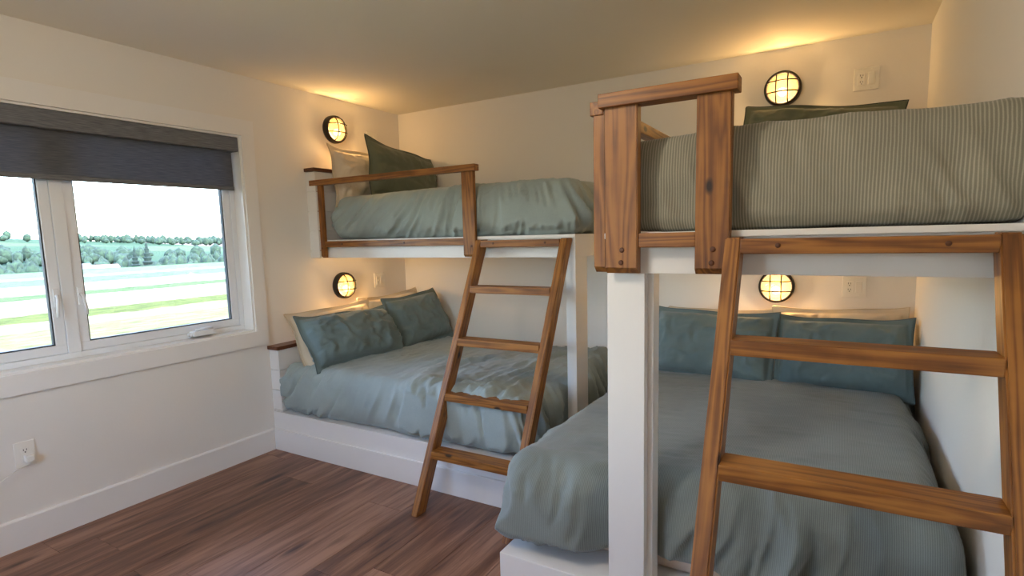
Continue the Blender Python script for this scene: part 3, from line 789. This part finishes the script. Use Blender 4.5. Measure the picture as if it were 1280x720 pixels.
# ------------------------------------------------------------------ wall lamps
def wall_lamp(label, loc, wall):
    t = thing('wall_lamp', label, 'wall lamp', loc, 'caged round wall lamps')
    R = Matrix.Rotation(math.pi/2, 4, 'Y') if wall == 'x' else Matrix.Rotation(math.pi/2, 4, 'X')
    if wall == 'x':    # local z -> +x, local y -> world z, local x -> world y
        R = Matrix(((0,0,1,0),(1,0,0,0),(0,1,0,0),(0,0,0,1)))
    else:              # local z -> -y, local y -> world z, local x -> world x
        R = Matrix(((1,0,0,0),(0,0,-1,0),(0,1,0,0),(0,0,0,1)))
    M = Matrix.Translation(Vector(loc)) @ R
    lathe('housing', [(.0, .001), (.100, .001), (.1005, .012), (.099, .034), (.096, .044), (.090, .047), (.082, .046), (.079, .040), (.079, .010), (0, .010)], BLACK, t, M, 56)
    lathe('reflector', [(.0785, .034), (.076, .014), (.0, .012)], REFLECT, t, M, 40)
    dome = [(.080, .044)] + [(.080*math.cos(a), .044+.044*math.sin(a)) for a in [math.pi/2*k/10 for k in range(1, 10)]] + [(0, .088)]
    g = lathe('glass_dome', dome, LAMPGLASS, t, M, 40)
    b = lathe('bulb', [(0, -.034)] + [(.026*math.sin(math.pi*k/12), -.004-.030*math.cos(math.pi*k/12)) for k in range(1, 12)] + [(0, .026)], BULB, t,
              M @ Matrix.Translation(Vector((0, -.022, .044))), 20)
    cage = bmesh.new()
    def dome_h(x, y):
        rr = min(1.0, (x*x+y*y)/(.086**2)); return .046+.048*math.sqrt(max(0, 1-rr))
    for d in (-.030, .030):
        e = math.sqrt(.087**2-d*d)
        ts = [-e+2*e*k/18 for k in range(19)]
        tube_geo(cage, [(d, q, dome_h(d, q)) for q in ts], .0040, 6)
        tube_geo(cage, [(q, d+.004, dome_h(q, d)) for q in ts], .0040, 6)
    bm_obj('cage', cage, BLACK, t, M, True)
    ld = bpy.data.lights.new('lamp_light', 'POINT'); ld.energy = LAMP_W; ld.color = (1.0, .66, .34); ld.shadow_soft_size = .03
    lo = bpy.data.objects.new('lamp_light', ld); link(lo, t, M @ Matrix.Translation(Vector((0, -.024, .058))))
    # the bulb surface itself must not shade its own light
    return t
wall_lamp('round black caged lamp on the left wall above the upper bunk', (0, -.722, 2.212), 'x')
wall_lamp('round black caged lamp on the left wall above the lower bunk', (0, -.722, 1.056), 'x')
wall_lamp('round black caged lamp on the back wall above the upper right bunk', (2.952, 0, 2.212), 'y')
wall_lamp('round black caged lamp on the back wall between the right bunks', (2.952, 0, 1.056), 'y')

# ------------------------------------------------------------------ outlet and switch plates
def plate(label, loc, wall, kind='double', name='switch_plate', cat='wall plate'):
    t = thing(name, label, cat, loc, 'white wall plates')
    if wall == 'x': R = Matrix(((0,0,1,0),(1,0,0,0),(0,1,0,0),(0,0,0,1)))
    else: R = Matrix(((1,0,0,0),(0,0,-1,0),(0,1,0,0),(0,0,0,1)))
    M = Matrix.Translation(Vector(loc)) @ R
    def bx(n, lo, hi, m, par, bev=.0015):
        bm = bmesh.new(); bm_box(bm, lo, hi, bev); return bm_obj(n, bm, m, par, M)
    w = .118 if kind == 'double' else .080
    bx('cover_plate', (-w/2, -.060, 0), (w/2, .060, .006), PLASTIC, t, .003)
    ox = -.023 if kind == 'double' else 0
    rc = bx('receptacle', (ox-.0165, -.033, .0055), (ox+.0165, .033, .0085), PLASTIC, t)
    for cy in (.017, -.017):
        for sx in (-.006, .006): bx('slot', (ox+sx-.0012, cy-.001, .0084), (ox+sx+.0012, cy+.008, .0089), SLOT, rc, 0)
        bx('slot', (ox-.0025, cy-.010, .0084), (ox+.0025, cy-.005, .0089), SLOT, rc, 0)
    if kind == 'double':
        bx('rocker_switch', (.023-.0165, -.033, .0055), (.023+.0165, .033, .0105), PLASTIC, t, .003)
        for sx in (-.023, .023):
            for sy in (-.048, .048): lathe('screw', [(0, .0055), (.003, .0055), (.003, .0068), (0, .0072)], PLASTIC, t, M @ Matrix.Translation(Vector((sx, sy, 0))), 10)
    return t, M
plate('white outlet and switch plate above the upper left bunk, half hidden by a pillow', (0, -.325, 2.190), 'x')
plate('white outlet and switch plate beside the lamp over the lower left bunk', (0, -.325, 1.065), 'x')
plate('white outlet and switch plate above the upper right bunk', (3.366, 0, 2.206), 'y')
plate('white outlet and switch plate between the right bunks', (3.355, 0, 1.060), 'y')
_, PM = plate('white outlet low on the left wall under the window', (0, -2.730, .441), 'x', 'single', 'wall_outlet', 'outlet')
cord = thing('charger_plug', 'white plug with a thin white cord in the outlet under the window', 'plug', (.012, -2.722, .425))
bm = bmesh.new(); bm_box(bm, (.0088, -2.740, .405), (.040, -2.706, .437), .006); bm_obj('plug_body', bm, PLASTIC, cord, Matrix.Identity(4))
pts = [(.036, -2.722, .408)]
for k in range(1, 25):
    s = k/24; pts.append((.040-.018*s, -2.722-.34*s-.05*s*s, .400-.17*s**1.3-.09*s*s))
pts += [(.020, -3.20, .10), (.022, -3.35, .02), (.03, -3.6, .006)]
tube('cord', pts, .0022, PLASTIC, cord, Matrix.Identity(4), 6)

# ------------------------------------------------------------------ ceiling lamp over the open floor
cl = thing('ceiling_lamp', 'round white flush ceiling lamp over the open floor', 'ceiling lamp', (2.10, -3.20, H))
Mc = Matrix.Translation(Vector((2.10, -3.20, H))) @ Matrix.Rotation(math.pi, 4, 'X')
lathe('pan', [(0, .0005), (.165, .0005), (.168, .02), (.16, .03), (0, .03)], TRIM, cl, Mc, 48)
GLOBE = mat_emit('lit_ceiling_globe', (1.0, .87, .70, 1), 1.0)
lathe('globe', [(.155, .03)] + [(.155*math.cos(a), .03+.055*math.sin(a)) for a in [math.pi/2*k/10 for k in range(1, 10)]] + [(0, .085)], GLOBE, cl, Mc, 48)
ld = bpy.data.lights.new('ceiling_light', 'POINT'); ld.energy = CEIL_W; ld.color = (1.0, .87, .70); ld.shadow_soft_size = .08
lo = bpy.data.objects.new('ceiling_light', ld); link(lo, cl, Mc @ Matrix.Translation(Vector((0, 0, .20))))

# ------------------------------------------------------------------ outdoors
def terrain_h(x, y):
    d = -x
    a = np.clip((d-58)/95, 0, 1); a = a*a*(3-2*a)
    b = np.clip((d-190)/560, 0, 1); b = b*b*(3-2*b)
    h = -.9 - 6.0*a + 14*b
    h = h + b*6*np.sin(y/140.0+.6) + b*3*np.sin(y/61.0)
    return h
def mat_ground():
    m, nt, bs, _ = new_mat('field_ground'); L = nt.links.new
    tc = N(nt, 'ShaderNodeTexCoord'); sx = N(nt, 'ShaderNodeSeparateXYZ'); L(tc.outputs['Object'], sx.inputs[0])
    n = N(nt, 'ShaderNodeTexNoise', Scale=.35, Detail=5.0, Roughness=.7); L(tc.outputs['Object'], n.inputs['Vector'])
    w = N(nt, 'ShaderNodeMath', operation='MULTIPLY_ADD'); w.inputs[1].default_value = -2.2; L(n.outputs[0], w.inputs[0])
    neg = N(nt, 'ShaderNodeMath', operation='MULTIPLY'); neg.inputs[1].default_value = -1.0; L(sx.outputs[0], neg.inputs[0]); L(neg.outputs[0], w.inputs[2])
    div = N(nt, 'ShaderNodeMath', operation='DIVIDE'); div.inputs[1].default_value = 70.0; L(w.outputs[0], div.inputs[0])
    cr = N(nt, 'ShaderNodeValToRGB'); cr.color_ramp.interpolation = 'CONSTANT'
    bands = [(0, srgb(96, 100, 52)), (11, srgb(112, 112, 70)), (14.5, srgb(130, 122, 90)), (16.8, srgb(82, 90, 40)), (19.3, srgb(150, 138, 118)),
             (26.5, srgb(76, 94, 54)), (29.5, srgb(160, 152, 132)), (37, srgb(84, 100, 72)), (45, srgb(150, 144, 124)), (48, srgb(92, 106, 76)), (60, srgb(58, 86, 52))]
    e = cr.color_ramp.elements
    e[0].position = 0; e[0].color = bands[0][1]; e[1].position = bands[1][0]/70; e[1].color = bands[1][1]
    for d, c in bands[2:]:
        k = e.new(d/70); k.color = c
    L(div.outputs[0], cr.inputs[0])
    # tussocks
    mp = N(nt, 'ShaderNodeMapping'); mp.inputs['Scale'].default_value = (2.6, .9, 1); L(tc.outputs['Object'], mp.inputs[0])
    n2 = N(nt, 'ShaderNodeTexNoise', Scale=1.0, Detail=6.0, Roughness=.75); L(mp.outputs[0], n2.inputs['Vector'])
    mr = N(nt, 'ShaderNodeMapRange'); mr.inputs[1].default_value = .35; mr.inputs[2].default_value = .68; mr.inputs[3].default_value = .45; mr.inputs[4].default_value = 1.45; L(n2.outputs[0], mr.inputs[0])
    # far hillside: patchwork of fields and pasture
    vo = N(nt, 'ShaderNodeTexVoronoi', Scale=.009); L(tc.outputs['Object'], vo.inputs['Vector'])
    sc = N(nt, 'ShaderNodeSeparateColor'); L(vo.outputs['Color'], sc.inputs[0])
    cr2 = N(nt, 'ShaderNodeValToRGB'); cr2.color_ramp.interpolation = 'CONSTANT'; e2 = cr2.color_ramp.elements
    e2[0].color = srgb(60, 82, 58); e2[1].position = .42; e2[1].color = srgb(128, 118, 106)
    k = e2.new(.55); k.color = srgb(50, 76, 60)
    k = e2.new(.8); k.color = srgb(80, 96, 66)
    L(sc.outputs[0], cr2.inputs[0])
    fm = N(nt, 'ShaderNodeMath', operation='GREATER_THAN'); fm.inputs[1].default_value = 150; L(neg.outputs[0], fm.inputs[0])
    mx = N(nt, 'ShaderNodeMix', data_type='RGBA'); L(fm.outputs[0], mx.inputs[0]); L(cr.outputs[0], mx.inputs[6]); L(cr2.outputs[0], mx.inputs[7])
    hs = N(nt, 'ShaderNodeHueSaturation'); L(mx.outputs[2], hs.inputs['Color']); L(mr.outputs[0], hs.inputs['Value'])
    L(hs.outputs[0], bs.inputs['Base Color']); bs.inputs['Roughness'].default_value = 1.0; bs.inputs['Specular IOR Level'].default_value = .1
    bump(nt, bs, n2.outputs[0], .6, .08)
    return m
GROUND = mat_ground()
def ground():
    xs = np.concatenate([np.linspace(80, 1, 20), np.linspace(-.35, -60, 60), np.linspace(-64, -1000, 70)]); ys = np.linspace(-250, 900, 100)
    vs = []; fc = []
    for x in xs:
        z = terrain_h(np.full_like(ys, x), ys)
        vs += [(float(x), float(y), float(q)) for y, q in zip(ys, z)]
    m = len(ys)
    for i in range(len(xs)-1):
        for j in range(m-1): fc.append([i*m+j, i*m+j+1, (i+1)*m+j+1, (i+1)*m+j])
    o = mesh_obj('ground', vs, fc, GROUND, None, Matrix.Identity(4), True)
    return struct(o)
ground()

def mat_leaf(name, a, b):
    m, nt, bs, _ = new_mat(name); L = nt.links.new
    tc = N(nt, 'ShaderNodeTexCoord'); n = N(nt, 'ShaderNodeTexNoise', Scale=.8, Detail=5.0); L(tc.outputs['Object'], n.inputs['Vector'])
    cr = N(nt, 'ShaderNodeValToRGB'); e = cr.color_ramp.elements; e[0].position = .35; e[0].color = a; e[1].position = .7; e[1].color = b
    L(n.outputs[0], cr.inputs[0]); L(cr.outputs[0], bs.inputs['Base Color']); bs.inputs['Roughness'].default_value = .9; return m
LEAF = mat_leaf('tree_leaves', srgb(26, 44, 34), srgb(56, 78, 56))
CONIF = mat_leaf('conifer_needles', srgb(18, 34, 30), srgb(36, 54, 46))
BARK = mat_plain('tree_bark', srgb(84, 66, 52), .9)

def blob(c, rx, rz, seed, sub=2):
    bm = bmesh.new(); bmesh.ops.create_icosphere(bm, subdivisions=sub, radius=1.0)
    P = np.array([v.co[:] for v in bm.verts]); F = [[v.index for v in f.verts] for f in bm.faces]; bm.free()
    d = 1+.55*(fbm(P*2.4+seed*3.7, seed, 3)-.5)
    P = P*d[:,None]*np.array([rx, rx, rz]) + np.array(c)
    return P, F

def far_dir(px):
    """bearing (dx, dy per unit -x) from the window region towards the fields"""
    return px
def woodland():
    rng = random.Random(9); V = []; Fc = []; n = 0
    def add(x, y, r, h, sd):
        nonlocal n
        z = float(terrain_h(np.array([x]), np.array([y]))[0])
        P, F = blob((x, y, z+h*.55), r, h*.55, sd, 1)
        V.append(P); Fc.extend([[k+n for k in f] for f in F]); n += len(P)
    for i in range(900):      # hedgerow trees along the valley
        x = -rng.uniform(135, 200); y = rng.uniform(-10, 260); add(x, y, rng.uniform(.7, 1.7), rng.uniform(2.2, 5.2), i)
    for i in range(2200):      # wooded slope, in clumps
        x = -rng.uniform(240, 560); y = rng.uniform(0, 620)
        if math.sin(y/37.0)+math.sin(x/45.0+1) + rng.uniform(-.5, .5) < .05: continue
        add(x, y, rng.uniform(1.4, 3.6), rng.uniform(3, 7), i)
    P = np.concatenate(V)
    o = mesh_obj('woodland', P, Fc, LEAF, None, Matrix.Identity(4), True)
    tag(o, 'green woodland along the valley beyond the fields outside the window', 'woodland', None, 'stuff')
woodland()

def conifer(x, y, h, r, label, seed):
    z = float(terrain_h(np.array([x]), np.array([y]))[0])
    t = thing('conifer_tree', label, 'tree', (x, y, z), 'dark conifers in the valley')
    lathe('trunk', [(0, 0), (.18, 0), (.12, h*.4), (0, h*.9)], BARK, t, Matrix.Translation(Vector((x, y, z))), 8)
    prof = [(0, h*.08)]
    for k in range(7):
        f = k/7; prof += [(r*(1-f)*1.0+.05, h*(.10+.125*f*7/7*1.0+.0)+h*.75*f), (r*(1-f)*.55+.04, h*(.17)+h*.78*f)]
    prof.append((0, h))
    lathe('crown', prof, CONIF, t, Matrix.Translation(Vector((x, y, z))), 14, False)
conifer(-108, 52.0, 6.6, 1.2, 'tall dark conifer rising from the valley trees in the right window pane', 1)
conifer(-111, 51.3, 5.8, 1.1, 'smaller dark conifer just left of the tallest one in the right window pane', 2)

def house(x, y, w, d, h, label, wallc, roofc):
    z = float(terrain_h(np.array([x]), np.array([y]))[0])
    t = thing('farmhouse', label, 'house', (x, y, z), 'farmhouses across the fields')
    box('house_wall', (x-w/2, y-d/2, z), (x+w/2, y+d/2, z+h), wallc, t, 0)
    vs = [(x-w/2-.3, y-d/2-.3, z+h), (x+w/2+.3, y-d/2-.3, z+h), (x+w/2+.3, y+d/2+.3, z+h), (x-w/2-.3, y+d/2+.3, z+h), (x, y-d/2-.3, z+h+w*.4), (x, y+d/2+.3, z+h+w*.4)]
    mesh_obj('roof', vs, [[0, 4, 5, 3], [1, 2, 5, 4], [0, 1, 4], [2, 3, 5], [3, 2, 1, 0]], roofc, t, Matrix.Identity(4))
    for k in (-.28, .1, .34):
        box('house_window', (x+w/2-.05, y+d*k-.5, z+h*.45), (x+w/2+.04, y+d*k+.5, z+h*.8), GASKET, t, 0)
HW = mat_plain('house_white', srgb(190, 190, 190), .8); HR = mat_plain('house_roof', srgb(92, 96, 108), .7); HR2 = mat_plain('house_roof_brown', srgb(130, 96, 84), .7)
house(-124, 46.5, 3.6, 5, 2.2, 'small white house with a dark roof among the valley trees', HW, HR)
house(-134, 56.0, 3.6, 5, 2.2, 'small pale house with a brown roof beside the conifers', HW, HR2)
